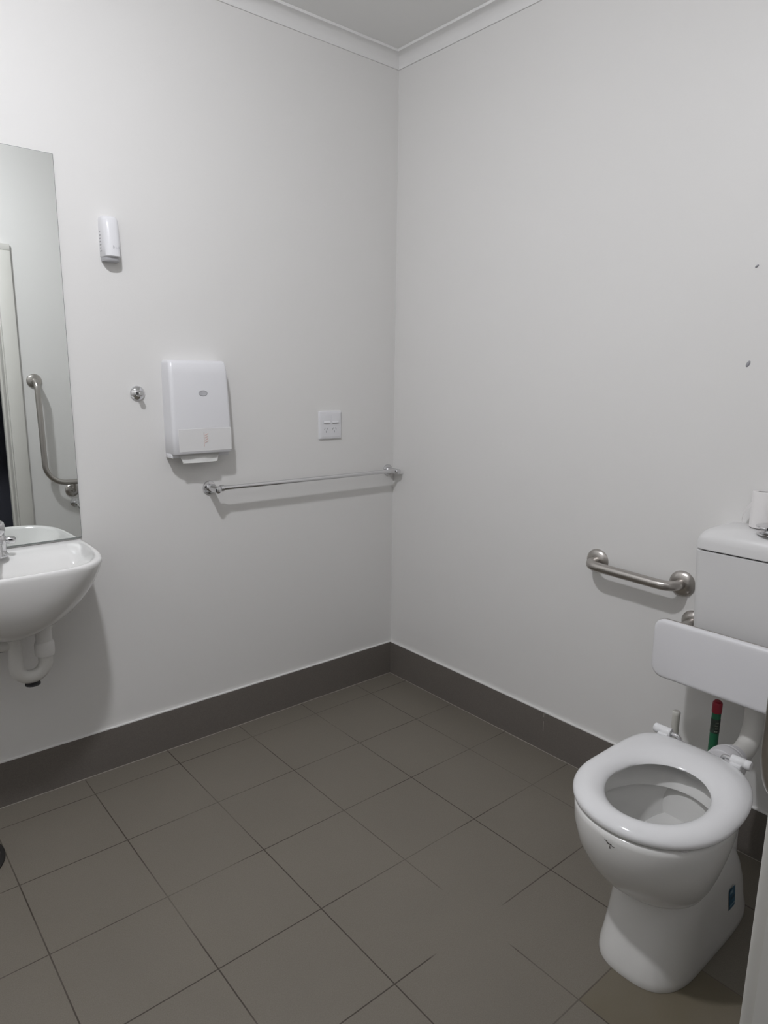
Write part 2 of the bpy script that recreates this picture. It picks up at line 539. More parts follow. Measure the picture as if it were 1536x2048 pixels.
# tap on the basin ledge
TX, TYY = -1.625, -0.082
tp = thing('basin_tap', 'chrome basin tap with knob standing on the ledge of the basin', 'tap', (TX, TYY, RZ))
bm = bmesh.new()
lathe(bm, [(0.0, 0.0), (0.026, 0.0), (0.026, 0.003), (0.022, 0.006), (0.0195, 0.012), (0.0195, 0.034), (0.021, 0.040), (0.0225, 0.050), (0.020, 0.060), (0.017, 0.064)], (TX, TYY, RZ), (0, 0, 1), 32)
new_obj('tap_body', bm, M['chrome'], tp)
bm = bmesh.new()
lathe(bm, [(0.015, 0.0), (0.016, 0.004), (0.0185, 0.008), (0.0205, 0.016), (0.0205, 0.034), (0.018, 0.042), (0.011, 0.047), (0.0, 0.048)], (TX + 0.0, TYY, RZ + 0.060), (0, 0, 1), 32)
new_obj('tap_handle', bm, M['chrome'], tp)
bm = bmesh.new()
lathe(bm, [(0.010, 0.0), (0.0115, 0.006), (0.0125, 0.014), (0.0125, 0.024), (0.0105, 0.031), (0.006, 0.034), (0.0, 0.0345)], (TX + 0.012, TYY, RZ + 0.049), (1, -0.2, -0.12), 28)
new_obj('tap_knob', bm, M['chrome'], tp)
bm = bmesh.new()
tube(bm, fillet([(TX, TYY - 0.01, RZ + 0.04), (TX - 0.02, TYY - 0.09, RZ + 0.05), (TX - 0.022, TYY - 0.105, RZ + 0.02)], [0.02], 6), [0.012] * 9, 16)
new_obj('tap_spout', bm, M['chrome'], tp)

# ------------------------------------------------------------------ air freshener
af = thing('air_freshener', 'small white rounded air freshener dispenser high on the left wall', 'air freshener', (-1.218, 0, 1.74))
def af_ring(z, x0, x1, d, bulge=0.5, n=24):
    out = []
    for k in range(n + 1):
        t = PI * k / n
        c, s = math.cos(t), math.sin(t)
        e = 3.2
        out.append(Vector(((x0 + x1) / 2 + (x1 - x0) / 2 * math.copysign(abs(c) ** (2 / e), c), -d * (s ** (2 / e) if s > 0 else 0), z)))
    return out
ax0, ax1 = -1.2475, -1.1905
bm = bmesh.new()
loft(bm, [af_ring(1.759, ax0 + 0.004, ax1, 0.050), af_ring(1.761, ax0 + 0.002, ax1 + 0.001, 0.053), af_ring(1.80, ax0 + 0.002, ax1 + 0.001, 0.052), af_ring(1.85, ax0 + 0.0015, ax1, 0.047),
          af_ring(1.870, ax0 + 0.002, ax1 - 0.001, 0.043), af_ring(1.879, ax0 + 0.004, ax1 - 0.003, 0.036), af_ring(1.883, ax0 + 0.008, ax1 - 0.008, 0.024)])
new_obj('cover', bm, M['plastic'], af, angle=50)
bm = bmesh.new()
loft(bm, [af_ring(1.747, ax0 + 0.006, ax1 - 0.004, 0.040), af_ring(1.750, ax0 + 0.004, ax1 - 0.002, 0.043), af_ring(1.759, ax0 + 0.004, ax1 - 0.002, 0.044)])
new_obj('base_tray', bm, M['grey'], af)
bm = bmesh.new()
for k in range(7):
    z = 1.775 + k * 0.0095
    box(bm, ax0 + 0.0012, ax0 + 0.003, -0.019 + k * 0.0006, -0.007, z, z + 0.0036)
new_obj('side_vent', bm, M['greymid'], af)
bm = bmesh.new()
for k, (dx, dz, h) in enumerate(((0, 0, 0.010), (0.004, 0.001, 0.006), (0.0085, 0.0, 0.006), (0.0135, 0.0, 0.005), (0.018, 0.0, 0.008))):
    box(bm, -1.221 + dx, -1.2198 + dx, -0.0527, -0.0515, 1.782 + dz, 1.782 + dz + h)
new_obj('embossed_mark', bm, M['grey'], af)

# ------------------------------------------------------------------ robe hook
hk = thing('robe_hook', 'small round chrome robe hook beside the paper towel dispenser', 'hook', (-1.152, 0, 1.333))
bm = bmesh.new()
lathe(bm, [(0.0, 0.0), (0.0245, 0.0), (0.0250, 0.002), (0.0235, 0.006), (0.018, 0.010), (0.011, 0.013), (0.0095, 0.016)], (-1.152, 0, 1.333), (0, -1, 0), 40)
new_obj('mounting_rose', bm, M['chrome'], hk)
bm = bmesh.new()
lathe(bm, [(0.0085, 0.012), (0.0085, 0.036), (0.0090, 0.037), (0.0090, 0.041), (0.007, 0.043), (0.0, 0.0435)], (-1.152, 0, 1.333), (0, -1, 0), 32)
new_obj('peg', bm, M['chrome'], hk)

# ------------------------------------------------------------------ paper towel dispenser
dp = thing('paper_towel_dispenser', 'white rectangular paper towel dispenser on the left wall above the towel rail', 'towel dispenser', (-0.95, 0, 1.11))
def dprofile(z, x0, x1, d, r):
    return [Vector((x, y, z)) for x, y in rrect(x0, x1, -d, 0.0, (0.001, 0.001, r, r), 6)]
bm = bmesh.new()
DXa, DXb = -1.064, -0.8415
loft(bm, [dprofile(1.1235, DXa + 0.004, DXb - 0.002, 0.074, 0.012), dprofile(1.1265, DXa + 0.001, DXb, 0.0765, 0.014), dprofile(1.20, DXa + 0.0005, DXb, 0.0765, 0.014),
          dprofile(1.30, DXa, DXb - 0.003, 0.073, 0.014), dprofile(1.40, DXa, DXb - 0.006, 0.068, 0.014), dprofile(1.433, DXa + 0.001, DXb - 0.008, 0.062, 0.013),
          dprofile(1.442, DXa + 0.003, DXb - 0.010, 0.055, 0.011), dprofile(1.4455, DXa + 0.007, DXb - 0.014, 0.044, 0.010)])
new_obj('cover', bm, M['plastic'], dp, angle=50)
bm = bmesh.new()
box(bm, DXa + 0.001, DXb - 0.002, -0.050, 0, 1.109, 1.127, 0.003)
new_obj('back_plate', bm, M['plastic'], dp)
bm = bmesh.new()
box(bm, DXa + 0.018, DXb - 0.004, -0.0770, -0.070, 1.132, 1.2115, 0.0006, 1)
new_obj('sight_window', bm, M['window'], dp)
bm = bmesh.new()
lathe(bm, [(0.0, 0.0), (0.017, 0.0), (0.0165, 0.0035), (0.0145, 0.0045), (0.0135, 0.0030), (0.0, 0.0030)], (0, 0, 0), (0, -1, 0), 36)
bmesh.ops.scale(bm, vec=(1, 1, 0.62), verts=bm.verts)
bmesh.ops.translate(bm, vec=(-0.9475, -0.0695, 1.334), verts=bm.verts)
new_obj('key_lock', bm, M['grey'], dp)
# faded red arrow and chevrons
bm = bmesh.new()
for k in range(4):
    z = 1.160 + k * 0.0085
    for s in (0, 1):
        x = -0.9490 + s * 0.006
        f = [bm.verts.new((x, -0.0779, z + s * 0.003)), bm.verts.new((x + 0.006, -0.0779, z + 0.003 + s * 0.003)), bm.verts.new((x + 0.006, -0.0779, z + 0.0065 + s * 0.003)), bm.verts.new((x, -0.0779, z + 0.0035 + s * 0.003))]
        g = bmesh.ops.extrude_face_region(bm, geom=[bm.faces.new(f)])
        bmesh.ops.translate(bm, vec=(0, 0.0008, 0), verts=[v for v in g['geom'] if isinstance(v, bmesh.types.BMVert)])
box(bm, -0.9525, -0.9512, -0.0779, -0.0771, 1.148, 1.198)
new_obj('red_arrow_print', bm, M['pink'], dp)
bm = bmesh.new()
n = 12
r0, r1, r2 = [], [], []
for k in range(n + 1):
    f = k / n
    x = -1.037 + f * 0.152
    wv = 0.002 * math.sin(f * 9)
    r0.append(Vector((x, -0.056 + wv, 1.124)))
    xx = -1.026 + f * 0.128
    r1.append(Vector((xx, -0.063 + wv, 1.091 - 0.001 * math.sin(f * PI))))
    r2.append(Vector((xx, -0.0600 + wv, 1.0890 - 0.001 * math.sin(f * PI))))
rb = [Vector((v.x, v.y + 0.003, v.z)) for v in r0]
V = [[bm.verts.new(q) for q in r] for r in (r0, r1, r2, rb)]
for a, b in ((0, 1), (1, 2), (2, 3), (3, 0)):
    for k in range(n):
        bm.faces.new((V[a][k], V[a][k + 1], V[b][k + 1], V[b][k]))
bm.faces.new([V[i][0] for i in range(4)]); bm.faces.new([V[i][n] for i in range(4)])
o = new_obj('paper_towel', bm, M['towel'])
tag(o, 'white folded paper towel hanging from the slot of the towel dispenser', 'paper towel')

# ------------------------------------------------------------------ double power outlet
po = thing('power_outlet', 'white square double power point above the towel rail', 'power outlet', (-0.354, 0, 1.197))
bm = bmesh.new()
px0, px1, pz0, pz1 = -0.4105, -0.2975, 1.139, 1.2555
def plate(y, ins, r):
    return [Vector((u, y, v)) for u, v in rrect(px0 + ins, px1 - ins, pz0 + ins, pz1 - ins, r, 5)]
loft(bm, [plate(0, 0, 0.004), plate(-0.006, 0.0005, 0.004), plate(-0.0085, 0.003, 0.003), plate(-0.010, 0.010, 0.002), plate(-0.0105, 0.012, 0.002)])
new_obj('face_plate', bm, M['plastic'], po, angle=20)
for cx in (-0.3765, -0.3345):
    bm = bmesh.new()
    z0, z1 = 1.206, 1.2375
    pr = [(-0.010, z1), (-0.0115, z1), (-0.013, z0 + 0.008), (-0.0168, z0 + 0.002), (-0.0160, z0), (-0.010, z0)]
    loft(bm, [[Vector((cx + s * 0.0155, y, z)) for y, z in pr] for s in (-1, 1)])
    new_obj('rocker_switch', bm, M['plastic'], po, angle=20)
    bm = bmesh.new()
    for sx, ang in ((-0.0072, 30), (0.0072, -30), (0, 0)):
        bb = bmesh.new()
        box(bb, -0.0010, 0.0010, -0.0112, -0.0100, -0.0042, 0.0042)
        bmesh.ops.rotate(bb, cent=(0, 0, 0), matrix=Matrix.Rotation(math.radians(ang), 3, 'Y'), verts=bb.verts)
        bmesh.ops.translate(bb, vec=(cx + sx - 0.002, 0, 1.1825 if sx else 1.1705), verts=bb.verts)
        mt = bpy.data.meshes.new('t'); bb.to_mesh(mt); bb.free(); bm.from_mesh(mt); bpy.data.meshes.remove(mt)
    new_obj('socket_slots', bm, M['greymid'], po, smooth=False)

# ------------------------------------------------------------------ towel rail
tr = thing('towel_rail', 'long chrome towel rail on the left wall running into the corner', 'towel rail', (-0.9, 0, 0.985))
RY, RZt = -0.064, 0.990
for sx, (wx, wz), dirx in ((0, (-0.904, 0.986), 1), (1, (-0.034, 0.984), 1)):
    bm = bmesh.new()
    lathe(bm, [(0.0, 0.0), (0.0255, 0.0), (0.0258, 0.003), (0.0240, 0.006), (0.016, 0.0075)], (wx, 0, wz), (0, -1, 0), 40)
    lathe(bm, [(0.0135, 0.006), (0.0125, 0.030), (0.0125, 0.074), (0.0120, 0.078), (0.009, 0.080), (0, 0.0805)], (wx, 0, wz), (0, -1, 0), 32)
    new_obj('wall_bracket', bm, M['chrome'], tr)
bm = bmesh.new()
tube(bm, [(-0.904, RY, 0.990), (-0.034, RY, 0.988)], 0.0085, 24)
new_obj('bar', bm, M['chrome'], tr)
bm = bmesh.new()
lathe(bm, [(0.0095, 0.012), (0.0125, 0.014), (0.0125, 0.026), (0.0095, 0.028)], (-0.904, RY, 0.990), (1, 0, 0), 28)
new_obj('collar', bm, M['chrome'], tr)

# ------------------------------------------------------------------ grab rails
def flange(bm, o, ax, r=0.0405):
    lathe(bm, [(0.0, 0.0), (r, 0.0), (r + 0.0005, 0.004), (r - 0.003, 0.009), (r - 0.010, 0.0135), (0.022, 0.016), (0.0165, 0.0165)], o, ax, 48)
gr = thing('grab_rail', 'short straight stainless steel grab rail on the right wall beside the cistern', 'grab rail', (0, -1.226, 0.785))
gy0, gy1, gz0, gz1 = -1.078, -1.378, 0.789, 0.781
for y, z in ((gy0, gz0), (gy1, gz1)):
    bm = bmesh.new(); flange(bm, (0, y, z), (-1, 0, 0))
    new_obj('wall_flange', bm, M['steel'], gr)
bm = bmesh.new()
tube(bm, fillet([(-0.01, gy0, gz0), (-0.072, gy0, gz0), (-0.072, gy1, gz1), (-0.01, gy1, gz1)], 0.042, 12), 0.0160, 28)
new_obj('bar', bm, M['steel'], gr)

lr = thing('grab_rail', 'long bent stainless steel grab rail, dark at the right edge and reflected in the mirror', 'grab rail', (-0.6, YS, 0.75))
G = 0.068
vx = -0.978
for x, z in ((vx, 1.345), (-0.816, 0.690), (-0.14, 0.690)):
    bm = bmesh.new(); flange(bm, (x, YS, z), (0, 1, 0))
    new_obj('wall_flange', bm, M['steel'], lr)
bm = bmesh.new()
tube(bm, fillet([(vx, YS + 0.01, 1.345), (vx - 0.002, YS + G, 1.345), (vx + 0.006, YS + G, 0.750), (-0.14, YS + G, 0.748), (-0.14, YS + G, 0.690), (-0.14, YS + 0.01, 0.690)], [0.05, 0.115, 0.028, 0.025], 12), 0.0160, 24)
new_obj('bar', bm, M['steel'], lr)
bm = bmesh.new()
tube(bm, fillet([(-0.816, YS + 0.01, 0.690), (-0.816, YS + G - 0.006, 0.690), (-0.816, YS + G, 0.748)], [0.03], 8), 0.010, 18)
new_obj('support_post', bm, M['steel'], lr)
# toilet paper holder below it (seen in the mirror)
th = thing('toilet_roll_holder', 'chrome toilet roll holder under the bent grab rail, at the edge of the mirror', 'toilet roll holder', (-0.80, YS, 0.60))
bm = bmesh.new()
lathe(bm, [(0, 0), (0.026, 0), (0.026, 0.006), (0.012, 0.009), (0.011, 0.055), (0, 0.058)], (-0.806, YS, 0.612), (0, 1, 0), 32)
new_obj('mounting_rose', bm, M['chrome'], th)
bm = bmesh.new()
tube(bm, fillet([(-0.806, YS + 0.050, 0.612), (-0.790, YS + 0.062, 0.575), (-0.66, YS + 0.062, 0.575)], [0.012], 6), 0.008, 16)
new_obj('roll_arm', bm, M['chrome'], th)

# ------------------------------------------------------------------ toilet pan
YC = -1.655
wc = thing('toilet', 'white ceramic floor-standing toilet with open seat and no lid', 'toilet', (-0.45, YC, 0))
SHX, SHY = 0.018, 0.015
BOWL = [(.165, -.60, -.56, -.47, .05, 2.0), (.172, -.63, -.56, -.45, .08, 2.0), (.19, -.665, -.565, -.43, .104, 2.0), (.21, -.693, -.575, -.41, .121, 2.0), (.235, -.722, -.58, -.40, .135, 2.05), (.27, -.752, -.59, -.39, .150, 2.1),
        (.32, -.782, -.60, -.37, .166, 2.1), (.37, -.796, -.60, -.355, .175, 2.15), (.405, -.799, -.60, -.350, .177, 2.15), (.416, -.797, -.60, -.350, .1765, 2.15), (.4205, -.791, -.60, -.352, .171, 2.15),
        (.4215, -.780, -.60, -.358, .161, 2.15), (.4205, -.768, -.60, -.37, .149, 2.15), (.414, -.762, -.60, -.395, .146, 2.15), (.368, -.752, -.60, -.428, .145, 2.15), (.362, -.752, -.60, -.430, .146, 2.15), (.360, -.757, -.60, -.426, .150, 2.15), (.366, -.766, -.60, -.414, .157, 2.15),
        (.352, -.768, -.60, -.408, .158, 2.1), (.31, -.740, -.59, -.405, .135, 2.0), (.26, -.685, -.57, -.41, .098, 2.0), (.215, -.62, -.53, -.42, .070, 2.0), (.19, -.57, -.51, -.44, .045, 2.0)]
bm = bmesh.new()
loft(bm, [super_ring(z, a + SHX, m_ + SHX, b + SHX, h - 0.007 * min(1, max(0, (z - 0.2) / 0.1)), e, 2.0, YC + SHY) for z, a, m_, b, h, e in BOWL], cap1=True)
PED = [(0, -.684, -.54, -.205, .111, 2.7), (.004, -.685, -.54, -.204, .112, 2.7), (.02, -.684, -.54, -.205, .1115, 2.7), (.05, -.676, -.54, -.21, .108, 2.6), (.10, -.663, -.53, -.215, .105, 2.6), (.15, -.652, -.53, -.225, .103, 2.5),
       (.2, -.645, -.52, -.235, .102, 2.5), (.25, -.64, -.52, -.25, .102, 2.4), (.30, -.62, -.5, -.27, .103, 2.4), (.36, -.60, -.5, -.29, .100, 2.4), (.405, -.43, -.40, -.30, .095, 3.0), (.41, -.42, -.40, -.31, .09, 3.0)]
# keep the skirt hollow above the bowl: stop it at 0.30 in front by trimming to the rear body
rg = []
for (z, a, m_, b, h, e), eb, db, dh in zip(PED[:8], (5, 5, 5, 4.6, 4.2, 3.6, 2.9, 2.3), (0, 0, 0, 0, 0, -.005, -.02, -.045), (0, 0, 0, 0, 0, 0, 0, -.006)):
    rg.append(super_ring(z, a, m_, b + db, h + dh, e, eb, YC))
rg.append(super_ring(0.285, -.60, -.50, -.36, .080, 2.2, 2.1, YC))
loft(bm, rg)
# rear deck body behind the bowl
loft(bm, [super_ring(z, a, -.33, b, h, 4, 4, YC + 0.024) for z, a, b, h in ((.18, -.44, -.235, .095), (.25, -.42, -.25, .097), (.33, -.41, -.255, .090), (.395, -.39, -.258, .088), (.410, -.385, -.262, .086), (.416, -.382, -.268, .080))])
new_obj('pan', bm, M['porcelain_worn'], wc, angle=50)
bm = bmesh.new()
loft(bm, [super_ring(0.222, -.612, -.53, -.425, .072, 2, 2, YC), super_ring(0.2225, -.612, -.53, -.425, .072, 2, 2, YC)])
new_obj('water', bm, M['water'], wc)

# seat
SYC = -1.639
HXc, HA, HB = -0.571, 0.141, 0.1100      # opening ellipse
bm = bmesh.new()
def seat_ring(t, z):
    """t=0 opening, 1 outer outline"""
    n = 112
    oa = super_ring(z, -.779, -.574, -.300, .183, 2.1, 5.5, SYC, n)
    ob = super_ring(z, -.779, -.574, -.300, .180, 2.1, 2.3, SYC, n)
    out = [oa[k] if oa[k].y > SYC else ob[k] for k in range(n)]
    inn = super_ring(z, HXc - HA, HXc, HXc + HA, HB, 2.0, 2.0, SYC, n)
    # match by angle around the opening centre
    res = []
    for k in range(n):
        d = out[k] - Vector((HXc, SYC, z))
        ph = math.atan2(d.y / HB, -d.x / HA)
        i = Vector((HXc - HA * math.cos(ph), SYC + HB * math.sin(ph), z))
        res.append(i.lerp(out[k], t))
    return res
sp = [(0.10, .4285), (0.02, .430), (0.0, .4335), (0.02, .4370), (0.08, .4418), (0.18, .4462), (0.33, .4508), (0.50, .4530), (0.68, .4515), (0.82, .4478), (0.92, .4430), (0.975, .4385), (0.997, .4350), (1.0, .4310), (0.99, .4270), (0.965, .4245), (0.90, .4240)]
rings = [seat_ring(t, z) for t, z in sp]
V = loft(bm, rings, False, False)
n = len(V[0])
for i in range(n):
    jn = (i + 1) % n
    bm.faces.new((V[-1][i], V[-1][jn], V[0][jn], V[0][i]))
st_ = new_obj('seat', bm, M['seat'], wc, angle=60)
for sgn in (1, -1):
    yb = -1.6135 + sgn * 0.098
    bm = bmesh.new()
    lathe(bm, [(0.0, -0.017), (0.0120, -0.017), (0.0130, -0.015), (0.0130, 0.016), (0.0122, 0.017), (0.0122, 0.0185), (0.0130, 0.0195), (0.0130, 0.028), (0.0105, 0.0312), (0.0, 0.032)], (-0.303, yb, 0.4470), (0, sgn, 0), 28)
    box(bm, -0.325, -0.298, yb - 0.015 if sgn > 0 else yb - 0.014, yb + 0.014 if sgn > 0 else yb + 0.015, 0.430, 0.447, 0.004)
    hb = new_obj('hinge', bm, M['seat'], st_)
    hb.parent = st_; hb.matrix_parent_inverse = (st_.matrix_parent_inverse @ Matrix.Identity(4)).inverted() if False else Matrix.Identity(4)
    bm = bmesh.new()
    tube(bm, fillet([(-0.303, yb - sgn * 0.014, 0.4470), (-0.303, yb - sgn * 0.040, 0.4470), (-0.288, yb - sgn * 0.043, 0.410)], [0.012], 6), 0.0055, 14)
    hp = new_obj('hinge_pin', bm, M['chrome'], hb)
    hp.parent = hb; hp.matrix_parent_inverse = Matrix.Identity(4)
# buffers between seat and rim
for (x, y) in ((-0.70, YC + 0.115), (-0.70, YC - 0.115), (-0.46, YC + 0.135), (-0.46, YC - 0.135)):
    bm = bmesh.new()
    lathe(bm, [(0, 0), (0.009, 0), (0.009, 0.008), (0, 0.008)], (x, y, 0.4185), (0, 0, 1), 16)
    b_ = new_obj('seat_buffer', bm, M['rubber_white'], st_)
    b_.parent = st_; b_.matrix_parent_inverse = Matrix.Identity(4)

# scuff on the bowl front left, sticker on the right of the foot
def drape(bm, u0, u1, z0, z1, nu, nz, table, off=0.0006, eb=None):
    """patch following the lofted side; u = ring angle, rows in z"""
    def ringat(z):
        for (a, b) in zip(table[:-1], table[1:]):
            if a[0] <= z <= b[0]:
                f = (z - a[0]) / (b[0] - a[0])
                return [a[i] + (b[i] - a[i]) * f for i in range(6)]
        return list(table[-1])
    V = []
    for iz in range(nz + 1):
        z = z0 + (z1 - z0) * iz / nz
        _, a, m_, b, h, e = ringat(z)
        row = []
        for iu in range(nu + 1):
            t = u0 + (u1 - u0) * iu / nu
            c, s = math.cos(t), math.sin(t)
            aa, ee = ((m_ - a), e) if c > 0 else ((b - m_), eb or e)
            x = m_ - aa * math.copysign(abs(c) ** (2 / ee), c)
            y = YC + h * math.copysign(abs(s) ** (2 / ee), s)
            nrm = Vector((x - m_, y - YC, 0)).normalized() if c > 0 else Vector((0, math.copysign(1, s), 0))
            row.append(bm.verts.new((x + nrm.x * off, y + nrm.y * off, z)))
        V.append(row)
    for i in range(nz):
        for k in range(nu):
            bm.faces.new((V[i][k], V[i][k + 1], V[i + 1][k + 1], V[i + 1][k]))
bm = bmesh.new()
ta = [q for q in BOWL[:9]]
for (t0, t1, z0, z1) in ((0.0, 0.035, 0.4015, 0.4032), (-0.045, 0.005, 0.3975, 0.4000), (-0.085, -0.035, 0.3955, 0.3968), (-0.030, -0.022, 0.387, 0.395)):
    drape(bm, t0, t1, z0, z1, 3, 2, ta, 0.0008)
bmesh.ops.translate(bm, vec=(SHX, SHY, 0), verts=bm.verts)
new_obj('scuff_mark', bm, M['mark'], wc)
a0, a1 = -PI + 0.62, -PI + 0.50
bm = bmesh.new(); drape(bm, -PI + 1.42, -PI + 1.31, 0.085, 0.145, 6, 4, PED[:8], 0.0012, 5.0)
sk = new_obj('sticker', bm, M['sticker'], wc)
sk['label'] = 'small blue water rating sticker'
for (ta0, ta1, z0, z1, mm) in ((1.41, 1.365, 0.130, 0.139, 'sticker_light'), (1.405, 1.33, 0.112, 0.119, 'sticker_dark'), (1.41, 1.32, 0.094, 0.098, 'sticker_light')):
    bm = bmesh.new(); drape(bm, -PI + ta0, -PI + ta1, z0, z1, 4, 2, PED[:8], 0.0018, 5.0)
    q = new_obj('sticker_print', bm, M[mm], sk)
    q.parent = sk; q.matrix_parent_inverse = Matrix.Identity(4)

# ------------------------------------------------------------------ cistern
cs = thing('cistern', 'white plastic toilet cistern mounted on the right wall behind the toilet', 'cistern', (-0.07, YC, 0.62))
YL = YC + 0.193
YR = YC - 0.193
def cis_ring(z, ins, d, r, bow=0.006):
    q = rrect(-d + ins, -0.0, YR + ins, YL - ins, (0.002, r, r, 0.002), 8)
    out = []
    for x, y in q:
        f = max(0.0, 1 - ((y - YC) / 0.19) ** 2) * bow
        out.append(Vector((x - (f if x < -0.06 else 0), y, z)))
    return out
bm = bmesh.new()
loft(bm, [cis_ring(0.612, 0.020, 0.130, 0.022), cis_ring(0.622, 0.013, 0.132, 0.024), cis_ring(0.72, 0.009, 0.134, 0.026), cis_ring(0.929, 0.0, 0.138, 0.030), cis_ring(0.931, 0.002, 0.136, 0.030)])
new_obj('tank', bm, M['cistern'], cs, angle=35)
bm = bmesh.new()
loft(bm, [cis_ring(0.930, 0.006, 0.136, 0.028), cis_ring(0.937, 0.006, 0.136, 0.028)])
new_obj('lid_gap', bm, M['dark_plastic'], cs, angle=35)
bm = bmesh.new()
lid = []
for z, ins, sl in ((0.9345, 0.002, 0), (0.9365, 0.0, 0), (0.955, 0.001, 0), (0.968, 0.004, 0), (0.978, 0.010, 0), (0.986, 0.019, 0), (0.992, 0.031, 0), (0.997, 0.046, 0), (1.000, 0.066, 0)):
    d = 0.140
    rr = 0.032 + ins * 0.3
    xf = -d + ins * 0.75
    q = rrect(xf, -0.0, YR + ins, YL - ins, (0.002, rr, rr, 0.002), 8)
    row = []
    for x, y in q:
        f = max(0.0, 1 - ((y - YC) / 0.19) ** 2)
        row.append(Vector((x - (f * 0.006 if x < -0.05 else 0), y, z + f * 0.002)))
    lid.append(row)
loft(bm, lid)
new_obj('lid', bm, M['cistern'], cs, angle=35)
# raised dual flush button
FBX, FBY, FZ = -0.094, YC + 0.004, 1.0005
bm = bmesh.new()
lathe(bm, [(0, 0), (0.040, 0.0), (0.041, 0.002), (0.038, 0.005), (0.030, 0.0065)], (FBX, FBY, FZ), (0, 0, 1), 48)
new_obj('button_base', bm, M['chrome'], cs)
for s in (1, -1):
    bm = bmesh.new()
    rg = []
    for rr, h in ((0.024, 0.005), (0.023, 0.009), (0.027, 0.013), (0.040, 0.018), (0.042, 0.020), (0.041, 0.0222), (0.02, 0.0235)):
        rg.append([Vector((FBX + rr * math.cos(a), FBY + s * (0.0012 + rr * math.sin(a)), FZ + h)) for a in [PI * k / 24 for k in range(25)]])
    loft(bm, rg)
    new_obj('flush_button', bm, M['chrome'], cs, angle=35)
# flush pipe down and forward into the pan
bm = bmesh.new()
tube(bm, fillet([(-0.070, YC, 0.62), (-0.070, YC, 0.384), (-0.1752, YC, 0.384)], [0.065], 14), 0.0275, 28)
new_obj('flush_pipe', bm, M['pipe'], cs)
bm = bmesh.new()
lathe(bm, [(0.028, 0), (0.034, 0.002), (0.035, 0.008), (0.0345, 0.012), (0.0395, 0.016), (0.0415, 0.022), (0.0405, 0.027), (0.0450, 0.031), (0.0470, 0.038), (0.0455, 0.043), (0.0490, 0.047), (0.0500, 0.055), (0.0490, 0.085), (0.045, 0.088)], (-0.176, YC, 0.386), (-1, 0, 0), 36)
g_ = new_obj('pipe_gasket', bm, M['rubber_white'], wc)

# ------------------------------------------------------------------ backrest
br = thing('back_support', 'white rounded backrest panel in front of the cistern above the toilet', 'backrest', (-0.2, YC, 0.64))
BXf = -0.205
y0b, y1b = YC - 0.252, YC + 0.252
z0b, z1b = 0.548, 0.7235
def brr(x, ins):
    q = rrect(y0b + ins, y1b - ins, z0b + ins, z1b - ins, (0.030, 0.030, 0.036, 0.036), 10)
    return [Vector((x, a, b)) for a, b in q]
bm = bmesh.new()
loft(bm, [brr(BXf + 0.016, 0.0005), brr(BXf + 0.010, 0.0), brr(BXf + 0.006, 0.0008), brr(BXf + 0.003, 0.0030), brr(BXf + 0.001, 0.0065), brr(BXf, 0.012)])
new_obj('panel', bm, M['panel'], br, angle=30)
bm = bmesh.new()
loft(bm, [brr(BXf + 0.0195, -0.0004), brr(BXf + 0.016, -0.0004)])
new_obj('backing_plate', bm, M['steel'], br, angle=30)
for s in (1, -1):
    yy = YC + s * 0.230
    bm = bmesh.new()
    flange(bm, (0, yy, 0.668), (-1, 0, 0), 0.0370)
    new_obj('wall_flange', bm, M['steel'], br)
    bm = bmesh.new()
    tube(bm, fillet([(-0.01, yy, 0.668), (-0.10, yy, 0.668), (-0.150, yy, 0.645), (BXf + 0.018, yy, 0.645)], [0.04, 0.03], 8), 0.0150, 22)
    new_obj('support_arm', bm, M['steel'], br)

# ------------------------------------------------------------------ toilet roll on the cistern
TRX, TRY, TRZ = -0.036, -1.600, 1.0035
rl = thing('toilet_roll', 'white toilet paper roll standing on top of the cistern with loose end hanging', 'toilet roll', (TRX, TRY, TRZ))
bm = bmesh.new()
lathe(bm, [(0.019, 0.001), (0.019, 0.099), (0.0225, 0.1), (0.0315, 0.1), (0.033, 0.098), (0.033, 0.002), (0.031, 0.0), (0.0225, 0.0), (0.019, 0.001)], (TRX, TRY, TRZ), (0, 0, 1), 48, False, False)
new_obj('paper_cylinder', bm, M['paper'], rl)
bm = bmesh.new()
# loose sheet: leaves the roll on its left side and curls to the lid
pl = [(-0.036, 0.018, 0), (-0.030, 0.032, 0), (-0.012, 0.050, 0), (0.004, 0.066, 0), (0.014, 0.078, 0), (0.018, 0.080, 0), (0.014, 0.072, 0)]
rows = []
for k, (dx, dy, _) in enumerate(pl):
    top = 0.088 - k * 0.0138
    bot = max(0.001, top - 0.013)
    rows.append([Vector((TRX + dx * 0.7, TRY + dy * 0.75, TRZ + bot + (top - bot) * q / 4)) for q in range(5)])
a = [[bm.verts.new(v) for v in r] for r in rows]
b = [[bm.verts.new(v + Vector((0.0007, 0.0005, 0))) for v in r] for r in rows]
for i in range(len(rows) - 1):
    for k in range(4):
        bm.faces.new((a[i][k], a[i][k + 1], a[i + 1][k + 1], a[i + 1][k]))
        bm.faces.new((b[i][k], b[i + 1][k], b[i + 1][k + 1], b[i][k + 1]))
    bm.faces.new((a[i][0], a[i + 1][0], b[i + 1][0], b[i][0]))
    bm.faces.new((a[i][4], b[i][4], b[i + 1][4], a[i + 1][4]))
for e_ in (0, len(rows) - 1):
    for k in range(4):
        bm.faces.new((a[e_][k], a[e_][k + 1], b[e_][k + 1], b[e_][k]))
new_obj('loose_sheet', bm, M['paper'], rl)

